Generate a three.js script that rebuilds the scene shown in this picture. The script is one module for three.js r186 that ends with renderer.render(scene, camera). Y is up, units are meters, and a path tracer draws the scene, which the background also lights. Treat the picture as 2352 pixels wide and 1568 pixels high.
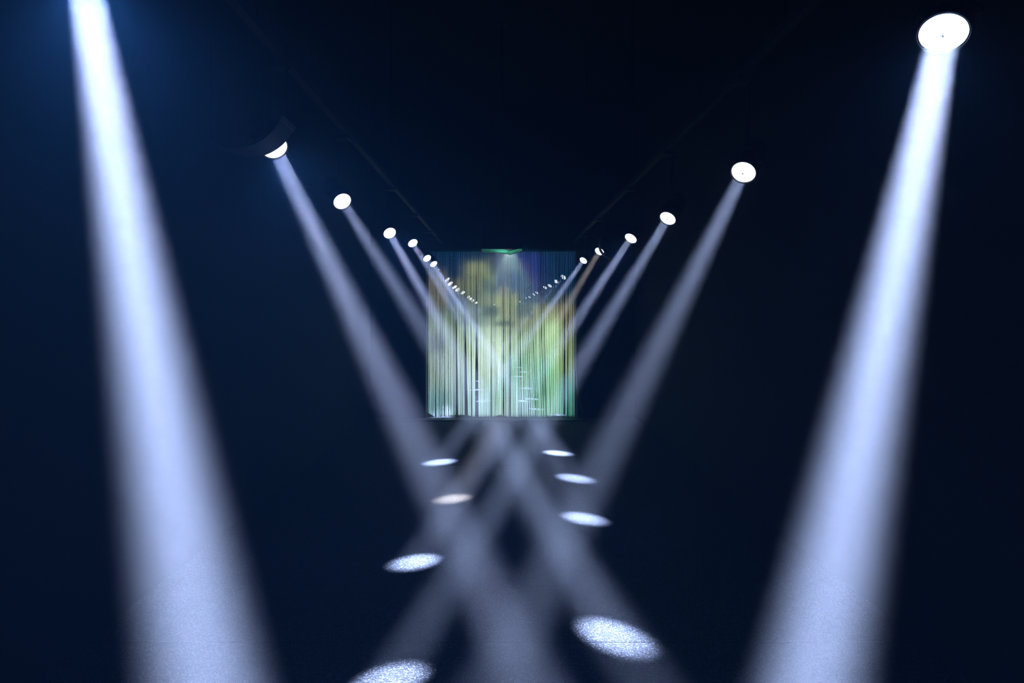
import * as THREE from 'three';
import { mergeGeometries, mergeVertices } from 'three/addons/utils/BufferGeometryUtils.js';
import { RoundedBoxGeometry } from 'three/addons/geometries/RoundedBoxGeometry.js';

// ---------------------------------------------------------------- camera, air, exposure
const scene = new THREE.Scene();
scene.background = new THREE.Color(0, 0, 0);
const EYE = 1.65, F = 1568, VX = 1155, VY = 720;              // eye height; focal length and vanishing point in picture units
const camera = new THREE.PerspectiveCamera(2 * Math.atan(784 / F) * 180 / Math.PI, 2352 / 1568, 0.05, 120);
camera.position.set(0, EYE, 0);
camera.lookAt(0, EYE, -10);
camera.setViewOffset(2352, 1568, 1176 - VX, 784 - VY, 2352, 1568);
const renderer = new THREE.WebGLRenderer({ antialias: true });
renderer.toneMapping = THREE.LinearToneMapping;
renderer.toneMappingExposure = 5.0;
const K = 1 / 5;                                                // lamp powers below are noted for exposure 1
renderer.shadowMap.enabled = true;
scene.fog = new THREE.FogExp2(new THREE.Color(1, 1, 1), 0.03);   // stage haze filling the whole room

// ---------------------------------------------------------------- helpers
let seed = 7;
const rnd = () => { seed = (seed + 0x6d2b79f5) | 0; let t = Math.imul(seed ^ (seed >>> 15), 1 | seed); t = (t + Math.imul(t ^ (t >>> 7), 61 | t)) ^ t; return ((t ^ (t >>> 14)) >>> 0) / 4294967296; };
const at = (px, py, d) => new THREE.Vector3((px - VX) / F * d, EYE - (py - VY) / F * d, -d);
const floorAt = (px, py) => at(px, py, EYE * F / (py - VY));
const names = new Map();
const numbered = (n) => { const k = names.get(n) ?? 0; names.set(n, k + 1); return k ? `${n}_${String(k).padStart(3, '0')}` : n; };
function mesh(name, geo, mat, parent = scene) {
  const m = new THREE.Mesh(geo, mat); m.name = parent === scene ? numbered(name) : name; m.castShadow = m.receiveShadow = true; parent.add(m); return m;
}
function tag(o, label, category, group) { Object.assign(o.userData, { label, category }); if (group) o.userData.group = group; return o; }
function structure(o, label, category) { Object.assign(o.userData, { kind: 'structure', label, category }); return o; }
function thing(name, pos, label, category, group) { const g = new THREE.Group(); g.name = numbered(name); g.position.copy(pos); scene.add(g); return tag(g, label, category, group); }
const box = (x0, x1, y0, y1, z0, z1) => new THREE.BoxGeometry(x1 - x0, y1 - y0, z1 - z0).translate((x0 + x1) / 2, (y0 + y1) / 2, (z0 + z1) / 2);
const V2 = (x, y) => new THREE.Vector2(x, y), V3 = (x, y, z) => new THREE.Vector3(x, y, z);

// ---------------------------------------------------------------- materials
function noiseTexture(size, fn, srgb) {
  const d = new Uint8Array(size * size * 4);
  for (let i = 0; i < size * size; i++) { const c = fn(i % size, (i / size) | 0); d.set([c[0], c[1], c[2], 255], i * 4); }
  const t = new THREE.DataTexture(d, size, size); t.wrapS = t.wrapT = THREE.RepeatWrapping; t.magFilter = THREE.LinearFilter; if (srgb) t.colorSpace = THREE.SRGBColorSpace; t.needsUpdate = true; return t;
}
// needle-felt carpet: dark fibres with pale flecks
const carpetMap = noiseTexture(1024, () => { const r = rnd(), v = r > 0.72 ? 60 + rnd() * 50 : 6 + rnd() * 14; return [v, v * 1.01, v * 1.05]; }, true);
carpetMap.repeat.set(1 / 4.6, 1 / 4.6);
const carpetBump = noiseTexture(512, () => { const v = rnd() * 255; return [v, v, v]; });
carpetBump.repeat.set(1 / 1.9, 1 / 1.9);
const M = {
  carpet: new THREE.MeshStandardMaterial({ name: 'carpet', map: carpetMap, bumpMap: carpetBump, bumpScale: 0.0015, roughness: 1 }),
  blackWall: new THREE.MeshStandardMaterial({ name: 'black_wall', color: new THREE.Color().setRGB(0.012, 0.012, 0.013), roughness: 0.95 }),
  blackMetal: new THREE.MeshStandardMaterial({ name: 'black_metal', color: new THREE.Color().setRGB(0.012, 0.014, 0.016), roughness: 0.55, metalness: 0.2 }),
  bezel: new THREE.MeshStandardMaterial({ name: 'bezel', color: new THREE.Color().setRGB(0.05, 0.055, 0.065), roughness: 0.35, metalness: 0.6 }),
  shield: new THREE.MeshStandardMaterial({ name: 'shield_felt', color: new THREE.Color().setRGB(0.02, 0.03, 0.03), roughness: 0.8 }),
  clip: new THREE.MeshStandardMaterial({ name: 'clip', color: new THREE.Color().setRGB(0.07, 0.09, 0.08), roughness: 0.6 }),
  chrome: new THREE.MeshStandardMaterial({ name: 'chrome', color: new THREE.Color().setRGB(0.7, 0.72, 0.75), roughness: 0.2, metalness: 1 }),
  lens: new THREE.MeshStandardMaterial({ name: 'lamp_lens', color: 0xffffff, emissive: new THREE.Color().setRGB(0.86, 0.92, 1), emissiveIntensity: 0.49, roughness: 0.3 }),
  thread: new THREE.MeshStandardMaterial({ name: 'white_thread', color: new THREE.Color().setRGB(0.82, 0.84, 0.82), roughness: 0.9 }),
  cord: new THREE.MeshStandardMaterial({ name: 'grey_cord', color: new THREE.Color().setRGB(0.5, 0.52, 0.52), roughness: 0.7 }),
  bounceTintPlastic: new THREE.MeshPhysicalMaterial({ name: 'plastic_tinted_as_green_bounce', color: new THREE.Color().setRGB(0.12, 0.8, 0.52), roughness: 1, transmission: 0.6, thickness: 0 }),  // green light bounced off the curtain is put into this colour
  plate: new THREE.MeshStandardMaterial({ name: 'threshold', color: new THREE.Color().setRGB(0.05, 0.055, 0.055), roughness: 0.6 }),
};

// ---------------------------------------------------------------- room
const W = 2.1, H = 5, RAIL = 2.755, END = -41, BACK = 1.2, ZC = -10.8;   // half width, height, far end, wall behind the camera, curtain plane
function metreUV(g, ax, ay) { const p = g.attributes.position, uv = g.attributes.uv, k = { x: 'getX', y: 'getY', z: 'getZ' }; for (let i = 0; i < p.count; i++) uv.setXY(i, p[k[ax]](i), p[k[ay]](i)); return g; }
const floor = structure(mesh('floor', box(-W, W, -0.1, -0.006, END, BACK), M.blackWall), 'dark speckled carpet floor of the long room', 'floor');
for (let z = BACK, n = 0; z > END; n++) { const z1 = n ? Math.max(z - 4, END) : -3.43; mesh('carpet_strip', metreUV(box(-W, W, -0.006, 0, z1 + 0.002, z - 0.002), 'x', 'z'), M.carpet, floor); z = z1; }
structure(mesh('ceiling', box(-W, W, H, H + 0.1, END, BACK), M.blackWall), 'black ceiling above the spotlights', 'ceiling');
structure(mesh('wall_left', box(-W - 0.1, -W, -0.1, H + 0.1, END, BACK), M.blackWall), 'black wall along the left side', 'wall');
structure(mesh('wall_right', box(W, W + 0.1, -0.1, H + 0.1, END, BACK), M.blackWall), 'black wall along the right side', 'wall');
structure(mesh('wall_far', box(-W - 0.1, W + 0.1, -0.1, H + 0.1, END - 0.1, END), M.blackWall), 'black wall at the far end beyond the thread curtain', 'wall');
structure(mesh('wall_near', box(-W - 0.1, W + 0.1, -0.1, H + 0.1, BACK, BACK + 0.1), M.blackWall), 'black wall behind the viewer', 'wall');
// partition with the opening that the thread curtain fills
const CX0 = -1.19, CX1 = 1.145, CTOP = EYE + 0.985;
{
  const g = mergeGeometries([box(-W, CX0 - 0.03, 0, H, ZC - 0.12, ZC - 0.02), box(CX1 + 0.03, W, 0, H, ZC - 0.12, ZC - 0.02), box(CX0 - 0.03, CX1 + 0.03, CTOP + 0.02, H, ZC - 0.12, ZC - 0.02)]);
  structure(mesh('wall_partition', g, M.blackWall), 'black partition wall around the opening of the thread curtain', 'wall');
}

// ---------------------------------------------------------------- spotlights
const lensGeo = new THREE.LatheGeometry([V2(0, 0.012), V2(0.015, 0.0112), V2(0.03, 0.0085), V2(0.043, 0.004), V2(0.053, -0.002), V2(0.054, -0.006), V2(0.046, -0.2), V2(0, -0.2)], 40).rotateX(Math.PI / 2);
const capGeo = new THREE.LatheGeometry([V2(0, 0.0165), V2(0.003, 0.016), V2(0.004, 0.014), V2(0.004, 0.0112), V2(0, 0.0112)], 20).rotateX(Math.PI / 2);
const ringGeo = new THREE.LatheGeometry([V2(0.0545, -0.008), V2(0.0545, 0.001), V2(0.056, 0.0035), V2(0.058, 0.001), V2(0.058, -0.008), V2(0.0545, -0.008)], 40).rotateX(Math.PI / 2);
const bezelGeo = new THREE.LatheGeometry([V2(0.0582, -0.03), V2(0.0582, 0.004), V2(0.0595, 0.0065), V2(0.0625, 0.0055), V2(0.064, 0.003), V2(0.064, -0.03), V2(0.0582, -0.03)], 40).rotateX(Math.PI / 2);
const housingGeo = (() => { const p = [V2(0.0555, -0.008), V2(0.0575, -0.008), V2(0.0575, -0.03), V2(0.0605, -0.032), V2(0.0605, -0.12)]; for (let i = 0; i < 6; i++) { const z = -0.125 - i * 0.014; p.push(V2(0.0605 - i * 0.001, z), V2(0.054 - i * 0.001, z - 0.002), V2(0.054 - i * 0.001, z - 0.009), V2(0.0595 - i * 0.001, z - 0.011)); } p.push(V2(0.036, -0.222), V2(0, -0.226)); return new THREE.LatheGeometry(p, 32).rotateX(Math.PI / 2); })();
const strap = (r, w, t, a0, a1, n = 28) => {   // flat strap bent to an arc in the xy plane, w wide along z
  const s = new THREE.Shape();
  s.absarc(0, 0, r + t, a0, a1, false); s.absarc(0, 0, r, a1, a0, true); s.closePath();
  return new THREE.ExtrudeGeometry(s, { depth: w, bevelEnabled: false, curveSegments: n }).translate(0, 0, -w / 2);
};
const yokeGeo = strap(0.074, 0.026, 0.003, -0.12, Math.PI + 0.12);
const knobGeo = [1, -1].map((s) => new THREE.CylinderGeometry(0.011, 0.011, 0.02, 14).rotateZ(Math.PI / 2).translate(s * 0.069, 0, 0));
const screwGeo = new THREE.LatheGeometry([V2(0, 0.004), V2(0.003, 0.0036), V2(0.0045, 0.0015), V2(0.0045, 0), V2(0, 0)], 10).rotateX(Math.PI / 2);

const BEAM = new THREE.Color().setRGB(0.45, 0.58, 1.0), SPILL = new THREE.Color().setRGB(0.05, 0.26, 1.0);
const HALF = 2.5 * Math.PI / 180;
function spotlight(pos, target, label, o = {}) {
  const t = thing('spotlight', pos, label, 'spotlight', o.back ? 'spotlights beyond the thread curtain' : 'spotlights over the near floor');
  const dir = target.clone().sub(pos).normalize();
  const q = new THREE.Quaternion().setFromUnitVectors(V3(0, 0, 1), dir);
  const head = (n, g, m) => { const h = mesh(n, g, m, t); h.quaternion.copy(q); return h; };
  const lens = head('lamp_lens', lensGeo, M.lens);
  mesh('lens_cap', capGeo, M.blackMetal, lens);
  head('retaining_ring', ringGeo, M.chrome);
  head('bezel', bezelGeo, M.bezel);
  head('housing', housingGeo, M.blackMetal);
  // yoke hung from the track, turned about the upright to face the beam
  const pivot = dir.clone().multiplyScalar(-0.075), yaw = Math.atan2(dir.x, dir.z);
  const yoke = mesh('yoke', yokeGeo, M.blackMetal, t); yoke.position.copy(pivot); yoke.rotation.y = yaw;
  for (const g of knobGeo) mesh('knob', g, M.blackMetal, yoke);
  for (const k of [-1, 1]) mesh('screw', screwGeo, M.chrome, yoke).position.set(k * 0.012, 0.0735, 0.0135);
  const rx = (pos.x < 0 ? -0.97 : 1.12) - pos.x, top = (o.lone ? H : RAIL) - pos.y, y0 = pivot.y + 0.076;
  mesh('stem', new THREE.CylinderGeometry(0.007, 0.007, top - y0, 12).translate(pivot.x, (top + y0) / 2, pivot.z), M.blackMetal, t);
  if (o.lone) mesh('ceiling_plate', new THREE.CylinderGeometry(0.04, 0.04, 0.012, 20).translate(pivot.x, top - 0.006, pivot.z), M.blackMetal, t);
  else { const a = Math.min(pivot.x, rx) - 0.015, b = Math.max(pivot.x, rx) + 0.015; mesh('track_adapter', new RoundedBoxGeometry(b - a, 0.026, 0.09, 2, 0.004).translate((a + b) / 2, top - 0.004, pivot.z), M.blackMetal, t); }
  const light = (n, color, i, angle, pen, r) => {
    const l = new THREE.SpotLight(color, i * K, 0, angle, pen, 2); l.name = n; l.shadow.radius = r / 0.02; l.castShadow = true;
    l.position.copy(dir).multiplyScalar(n === 'beam' ? -0.17 : 0.045); l.target.position.copy(dir).multiplyScalar(2); t.add(l, l.target);
  };
  light('beam', o.color ?? BEAM, o.power ?? 1250, o.half ?? HALF, 1, o.size ?? 0.03);
  if (o.spill) light('spill', SPILL, o.spill, 0.95, 0.8, 0.04);
  return t;
}
const f = (px, py) => floorAt(px, py);
// left row, near to far
spotlight(at(190, -62, 1.63), f(1613, 8112), 'nearest spotlight of the left row, its broad white beam entering at the top left', { power: 12800, spill: 8, size: 0.036, half: 0.045 });
const barred = spotlight(at(630, 338, 3.0), f(1837, 2876), 'left spotlight half hidden by a dark curved strap, second of its row', { power: 4300, spill: 3.5 });
spotlight(at(786, 462, 4.25), f(1789, 2047), 'left spotlight with a round glaring lens beside the strap-covered one', { power: 1800 });
spotlight(at(895, 535, 6.0), f(1410, 1460), 'left spotlight with a bright narrow beam, fourth of its row from the near end', { power: 3200, spill: 1.8 });
spotlight(at(948, 558, 7.6), f(1340, 1190), 'left spotlight just outside the upper left corner of the curtain', { power: 2500 });
spotlight(at(981, 593, 9.2), f(1320, 1098), 'higher of the two close left spotlights in front of the curtain corner', { power: 2300 });
spotlight(at(996, 606, 9.9), f(1280, 1040), 'lower of the two close left spotlights in front of the curtain corner', { power: 3500 });
// right row
spotlight(at(2167, 75, 1.75), f(862, 6470), 'largest and nearest right spotlight, in the upper right corner', { power: 12500, spill: 0.9, size: 0.036, half: 0.045 });
spotlight(at(1708, 395, 3.2), f(579, 2710), 'right spotlight second from the upper right corner, with a wide oval lens', { power: 1950 });
spotlight(at(1534, 501, 4.67), f(900, 1560), 'plain white oval right spotlight, third from the upper right corner', { power: 2300 });
spotlight(at(1449, 547, 6.03), f(955, 1290), 'right spotlight with a dark dot in its lens, beside the half-covered one', { power: 2700, spill: 0.7 });
const halved = spotlight(at(1377, 577, 8.0), f(1040, 1145), 'right spotlight with half its lens covered and a dim warm beam', { power: 1400, color: new THREE.Color().setRGB(0.66, 0.62, 0.62) });
spotlight(at(1340, 598, 9.58), f(1010, 1061), 'right spotlight at the upper right corner of the curtain', { power: 3000 });

// curved glare shields hung in front of two of the lamps, each a wide strap bent round an axis along the room
for (const [lamp, px, py, depth, r, wd, a0, a1, a2] of [[barred, 556, 236, 2.88, 0.208, 0.17, -2.25, -0.42, -2.25], [halved, 1410, 561, 7.82, 0.165, 0.15, 2.5, 4.45, 4.05]]) {
  const s = mesh('glare_shield', strap(r, wd, 0.004, a0, a1, 40), M.shield, lamp); s.position.copy(at(px, py, depth)).sub(lamp.position);
  const e = V3(Math.cos(a1), Math.sin(a1), 0).multiplyScalar(r + 0.004).add(s.position);
  const c = mesh('shield_clip', new RoundedBoxGeometry(0.024, 0.008, wd + 0.01, 2, 0.003), M.clip, lamp); c.position.copy(e); c.rotation.z = a1 + Math.PI / 2;
  for (const a of [a1, a2]) { const q = V3(Math.cos(a), Math.sin(a), 0).multiplyScalar(r).add(s.position), hgt = RAIL + 0.03 - lamp.position.y - q.y; mesh('hanger_rod', new THREE.CylinderGeometry(0.004, 0.004, hgt, 8).translate(q.x, q.y + hgt / 2, q.z), M.blackMetal, lamp); }
}

// rows going on beyond the curtain
const backL = [[1027, 642, 12.2], [1034, 651, 13.0], [1044, 659, 14.1], [1051, 665, 15.1], [1063, 672, 17.0], [1076, 682, 19.8], [1081, 686, 21.2], [1086, 690, 22.9], [1094, 695, 25.7]];
const backR = [[1294, 636, 12.75], [1277, 646, 14.5], [1263, 656, 16.4], [1252, 660, 18.3], [1233, 672, 22.7], [1226, 676, 25], [1216, 682, 29], [1208, 684, 33], [1195, 693, 37]];
const ord = ['first', 'second', 'third', 'fourth', 'fifth', 'sixth', 'seventh', 'eighth', 'ninth'];
backL.forEach(([x, y, d], i) => { const p = at(x, y, d); spotlight(p, i === 0 ? f(1275, 952) : V3(p.x + 1.5 + 0.12 * Math.sin(i * 2.3), 0, p.z + (i < 3 ? 1.2 : 1.9)), `small left spotlight seen through the thread curtain, ${ord[i]} of nine going back`, { power: 1500, back: true }); });
backR.forEach(([x, y, d], i) => { const p = at(x, y, d); spotlight(p, i === 0 ? f(1012, 959) : V3(p.x - 1.6 + 0.12 * Math.sin(i * 1.9), 0, p.z + 1.6), `small right spotlight seen through the thread curtain, ${ord[i]} of nine going back`, { power: 1500, back: true }); });
spotlight(at(1135, 699, 38), V3(-0.3, 0, -36.5), 'lone tiny spotlight in the middle of the far end', { power: 1000, back: true, lone: true });

// ceiling tracks
for (const [x, side] of [[-0.97, 'left'], [1.12, 'right']]) {
  const t = thing('lighting_track', V3(x, RAIL + 0.045, 0), `black hanging track that carries the ${side} row of spotlights`, 'track', 'hanging tracks');
  mesh('rail', box(-0.02, 0.02, -0.035, 0, END + 1, BACK - 0.2), M.blackMetal, t);
  for (let z = 0.5; z > END + 1; z -= 3.2) mesh('drop_rod', new THREE.CylinderGeometry(0.006, 0.006, H - RAIL - 0.045, 8).translate(0, (H - RAIL - 0.045) / 2, z), M.blackMetal, t);
  mesh('end_cap', box(-0.021, 0.021, -0.036, 0, BACK - 0.2, BACK - 0.17), M.blackMetal, t);
}

// ---------------------------------------------------------------- thread curtain
const curtain = thing('thread_curtain', V3(0, 0, ZC), 'thread curtain with a projected green meadow picture, filling the opening', 'curtain');
mesh('curtain_rail', box(CX0, CX1, CTOP - 0.005, CTOP + 0.02, -0.03, 0.03), M.blackMetal, curtain);
{
  const variants = [];
  for (let k = 0; k < 14; k++) {   // a soft yarn: six-sided, unit height hanging from y = 0 to -1, slightly wavering
    const g = new THREE.CylinderGeometry(1, 1, 1, 6, 10, true).translate(0, -0.5, 0), p = g.attributes.position, a = rnd() * 6, b = rnd() * 6;
    for (let i = 0; i < p.count; i++) { const y = -p.getY(i), w = 0.5 * Math.sin(y * 5 + a) * y + 0.35 * Math.sin(y * 17 + b) * y; p.setX(i, p.getX(i) * (0.85 + 0.3 * y) + w); }
    g.computeVertexNormals(); variants.push(g);
  }
  // gathered in bunches: gaps where the photograph shows dark slits
  const gaps = [[1000, 3], [1021, 3], [1046, 4], [1066, 5], [1081, 3], [1094, 6], [1128, 2], [1157, 2], [1171, 3], [1192, 2], [1220, 2], [1240, 2], [1296, 4], [1303, 3]];
  const N = 286;
  for (let i = 0; i < N; i++) {
    const u = (i + 0.5) / N, px = 984 + u * 336;
    let x = (px - VX) / F * -ZC + (rnd() - 0.5) * 0.009;
    let slant = (rnd() - 0.5) * 0.012;
    if (px > 1170 && px < 1275) slant += 0.07 * Math.sin((px - 1170) / 105 * Math.PI);      // pulled to the right near the floor
    if (px > 1035 && px < 1090) slant += 0.035 * Math.sin((px - 1035) / 55 * Math.PI);
    for (const [gx, gw] of gaps) { const d = px - gx; if (Math.abs(d) < gw * 1.6) slant += Math.sign(d || 1) * (gw * 1.6 - Math.abs(d)) / F * -ZC * 0.5; }
    const hemPx = 957 - 4 * Math.exp(-(((px - 1150) / 14) ** 2)) - 5 * Math.exp(-(((px - 1283) / 16) ** 2)) - 8 * Math.max(0, (1000 - px) / 16) * (px < 1000 ? 1 : 0) - 5 * Math.exp(-(((px - 1058) / 22) ** 2)) + (rnd() - 0.5) * 1.6;
    const hem = EYE - (hemPx - VY) / F * -ZC, len = CTOP - Math.max(hem, 0.006);
    const s = mesh('strand', variants[(rnd() * 14) | 0], M.thread, curtain);
    const r = 0.0022 + rnd() * rnd() * 0.0034;
    s.scale.set(r, len, r); s.position.set(x, CTOP, (i % 3 - 1) * 0.012 + (rnd() - 0.5) * 0.01);
    s.rotation.z = slant / len;
  }
}
// loose cord hanging at the right end of the curtain, and the plate under it
{
  const pts = [[1322.5, 572.5], [1322.5, 680], [1322.5, 770], [1323, 840], [1325, 885], [1331, 920], [1336, 938], [1338.5, 945], [1338.5, 951]].map(([x, y]) => at(x, y, 10.8168));
  tag(mesh('loose_cord', new THREE.TubeGeometry(new THREE.CatmullRomCurve3(pts), 48, 0.0035, 6), M.cord), 'thin loose cord hanging beside the right edge of the curtain', 'cord');
  const left = [[980.2, 572.5], [980, 700], [979.6, 850], [979.2, 946]].map(([x, y]) => at(x, y, 10.8168));
  tag(mesh('loose_cord', new THREE.TubeGeometry(new THREE.CatmullRomCurve3(left), 32, 0.0025, 6), M.cord), 'thin straight cord hanging along the left edge of the curtain', 'cord');
  const g = new THREE.Shape([V2(CX0 - 0.06, 0), V2(CX1 + 0.13, 0), V2(CX1 + 0.06, 0.27), V2(CX0 - 0.02, 0.27)]);
  tag(mesh('threshold_plate', new THREE.ExtrudeGeometry(g, { depth: 0.012, bevelEnabled: true, bevelSize: 0.004, bevelThickness: 0.004, bevelSegments: 2 }).rotateX(-Math.PI / 2).translate(0, 0.001, ZC + 0.33), M.plate), 'dark flat threshold plate on the floor under the curtain', 'threshold');
}

// ---------------------------------------------------------------- projector that throws the picture on the curtain
{
  const base = at(1153, 560, 7.9), SD = 0.055;
  const p = thing('projector', base, 'dark projector on the ceiling in front of the curtain, with a green-lit lower rim', 'projector');
  const lampPos = V3(0.095, -0.012, -0.125);
  // shell with an open front (towards the curtain)
  const w = 0.235, y0 = -0.085, y1 = 0.1, d = 0.19, th = 0.006;
  mesh('body', mergeGeometries([box(-w, w, y1 - th, y1, -d, d), box(-w, -w + th, y0, y1, -d, d), box(w - th, w, y0, y1, -d, d), box(-w, w, y0 + 0.01, y1, d - th, d)]), M.blackMetal, p);
  mesh('ceiling_mount', mergeGeometries([new THREE.CylinderGeometry(0.018, 0.018, H - base.y - y1, 16).translate(0, (H - base.y + y1) / 2, 0), new THREE.CylinderGeometry(0.06, 0.06, 0.012, 20).translate(0, H - base.y - 0.007, 0)]), M.blackMetal, p);
  // picture slide: half a hand across, 0.15 m in front of the light
  const L = base.clone().add(lampPos), k = SD / (L.z - ZC);
  const toX = (px) => ((px - VX) / F * -ZC - L.x) * k, toY = (py) => (EYE - (py - VY) / F * -ZC - L.y) * k;
  const X0 = toX(958), X1 = toX(1346), Y0 = toY(968), Y1 = toY(572);
  const size = 512, data = new Float32Array(size * size * 4);
  const lin = (c) => Math.pow(c / 255, 2.2);
  const blobs = [   // [x, y, half width, half height, r, g, b, strength]: sky, tree, meadow and water, out of focus
    [1150, 880, 260, 110, 164, 198, 174, 1], [1150, 935, 260, 40, 150, 206, 196, .8], [1150, 790, 260, 55, 150, 162, 132, .55], [1195, 630, 40, 50, 44, 52, 112, .8],
    [1096, 640, 26, 30, 100, 108, 86, .95], [1094, 616, 16, 10, 118, 126, 96, .9], [1122, 642, 14, 12, 90, 104, 76, .6], [1070, 660, 18, 14, 96, 104, 78, .8],
    [1003, 672, 18, 36, 116, 112, 92, .9], [1035, 655, 24, 12, 92, 92, 76, .7], [1115, 690, 34, 11, 104, 112, 88, .7], [1165, 700, 22, 22, 124, 132, 98, .9], [1158, 668, 9, 8, 110, 108, 104, .8],
    [1270, 722, 45, 16, 132, 128, 92, .8], [1300, 745, 18, 44, 116, 108, 80, .7], [1205, 745, 40, 22, 122, 124, 92, .7],
    [1128, 716, 14, 9, 34, 52, 66, .8], [1158, 743, 18, 5, 40, 58, 70, .8], [1120, 655, 10, 10, 30, 50, 74, .6], [1085, 730, 34, 14, 74, 88, 80, .7], [1005, 790, 16, 16, 100, 102, 118, .6], [1205, 715, 18, 12, 40, 56, 84, .6],
    [1266, 800, 20, 50, 176, 212, 152, .9], [1230, 820, 40, 40, 152, 194, 148, .6], [1130, 850, 50, 60, 196, 220, 190, .6],
    [1010, 930, 40, 40, 140, 196, 204, .7], [1090, 920, 50, 40, 184, 220, 214, .8], [1040, 860, 60, 30, 190, 214, 200, .6], [1170, 930, 40, 40, 172, 216, 196, .7], [1260, 890, 22, 50, 146, 206, 150, .8], [1262, 935, 26, 16, 160, 224, 190, .7], [1210, 870, 40, 40, 136, 206, 176, .7], [1305, 920, 14, 50, 72, 176, 140, .8], [1300, 820, 14, 40, 140, 158, 84, .6],
  ];
  for (let j = 0; j < size; j++) for (let i = 0; i < size; i++) {
    const px = 958 + (i + 0.5) / size * 388, py = 968 - (j + 0.5) / size * 396;
    let c = [lin(12), lin(40), lin(66)];
    for (const [x, y, sx, sy, r, g, b, s] of blobs) { const e = s * Math.exp(-0.5 * (((px - x) / sx) ** 4 * 0.6 + ((py - y) / sy) ** 4 * 0.6)); c = [c[0] + (lin(r) - c[0]) * e, c[1] + (lin(g) - c[1]) * e, c[2] + (lin(b) - c[2]) * e]; }
    const edge = Math.min(1, Math.max(0, Math.min(px - 982, 1322 - px, py - 580, 962 - py) / 3 + 1));
    const rim = [0.002, 0.02, 0.02];
    data.set([0, 1, 2].map((n) => rim[n] + (c[n] - rim[n]) * edge).concat(1), (j * size + i) * 4);
  }
  const slideMap = new THREE.DataTexture(data, size, size, THREE.RGBAFormat, THREE.FloatType); slideMap.magFilter = THREE.LinearFilter; slideMap.needsUpdate = true;
  const slideMat = new THREE.MeshPhysicalMaterial({ name: 'slide', map: slideMap, transmission: 1, thickness: 0, roughness: 0, ior: 1.05 });
  const slide = mesh('picture_slide', new THREE.PlaneGeometry(X1 - X0, Y1 - Y0), slideMat, p);
  slide.position.set(lampPos.x + (X0 + X1) / 2, lampPos.y + (Y0 + Y1) / 2, lampPos.z - SD);
  // opaque barrel between the light and the slide
  const bx0 = lampPos.x + X0 - 0.006, bx1 = lampPos.x + X1 + 0.006, by0 = lampPos.y + Y0 - 0.006, by1 = lampPos.y + Y1 + 0.006, bz0 = lampPos.z - SD, bz1 = lampPos.z + 0.02;
  mesh('lens_barrel', mergeGeometries([box(bx0, bx1, by0, by0 + 0.002, bz0, bz1), box(bx0, bx1, by1 - 0.002, by1, bz0, bz1), box(bx0, bx0 + 0.002, by0, by1, bz0, bz1), box(bx1 - 0.002, bx1, by0, by1, bz0, bz1), box(bx0, bx1, by0, by1, bz1, bz1 + 0.002)]), M.blackMetal, p);
  // plate with the window for the slide closes the front
  const plate = new THREE.Shape([V2(-w, y0), V2(w, y0), V2(w, y1), V2(-w, y1)]);
  const hole = new THREE.Path(); const hx0 = lampPos.x + X0, hx1 = lampPos.x + X1, hy0 = Math.max(lampPos.y + Y0, y0 + 0.001), hy1 = lampPos.y + Y1;
  hole.moveTo(hx0, hy0); hole.lineTo(hx1, hy0); hole.lineTo(hx1, hy1); hole.lineTo(hx0, hy1); hole.closePath(); plate.holes.push(hole);
  mesh('front_plate', new THREE.ExtrudeGeometry(plate, { depth: 0.002, bevelEnabled: false }).translate(0, 0, lampPos.z - SD - 0.002), M.blackMetal, p);
  const l = new THREE.SpotLight(new THREE.Color(1, 1, 1), 118 * K, 0, 0.64, 0.05, 2); l.name = 'projection'; l.shadow.radius = 0.03; l.castShadow = true;
  l.position.copy(lampPos); l.target.position.set(lampPos.x + (X0 + X1) / 2, lampPos.y + (Y0 + Y1) / 2, lampPos.z - SD); p.add(l, l.target);
  // underside tray with the bulge under the lens, its green painting in curtain bounce
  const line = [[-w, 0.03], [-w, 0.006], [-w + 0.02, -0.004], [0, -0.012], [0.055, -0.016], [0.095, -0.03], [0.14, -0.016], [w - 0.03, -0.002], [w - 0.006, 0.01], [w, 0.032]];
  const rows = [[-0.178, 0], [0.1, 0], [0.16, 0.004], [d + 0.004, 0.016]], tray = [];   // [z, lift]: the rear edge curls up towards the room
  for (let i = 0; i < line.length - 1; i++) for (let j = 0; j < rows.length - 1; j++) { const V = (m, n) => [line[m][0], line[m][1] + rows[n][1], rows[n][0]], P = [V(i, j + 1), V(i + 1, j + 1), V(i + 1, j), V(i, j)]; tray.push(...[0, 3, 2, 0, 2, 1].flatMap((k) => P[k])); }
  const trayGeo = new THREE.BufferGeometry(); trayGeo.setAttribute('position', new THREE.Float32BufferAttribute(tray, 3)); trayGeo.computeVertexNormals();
  mesh('underside_tray', trayGeo, M.bounceTintPlastic, p).position.set(0, y0, 0);
  const addedTrayLight = new THREE.PointLight(new THREE.Color(1, 1, 1), 0.09 * K, 0, 2); addedTrayLight.name = 'added_tray_light'; addedTrayLight.shadow.radius = 0.3; addedTrayLight.castShadow = true; addedTrayLight.position.set(0.02, -0.02, 0.06); p.add(addedTrayLight);  // added unseen light inside the body, makes the green tray glow
}

scene.traverse((o) => { if (o.isMesh) o.castShadow = o.receiveShadow = true; });
renderer.render(scene, camera);
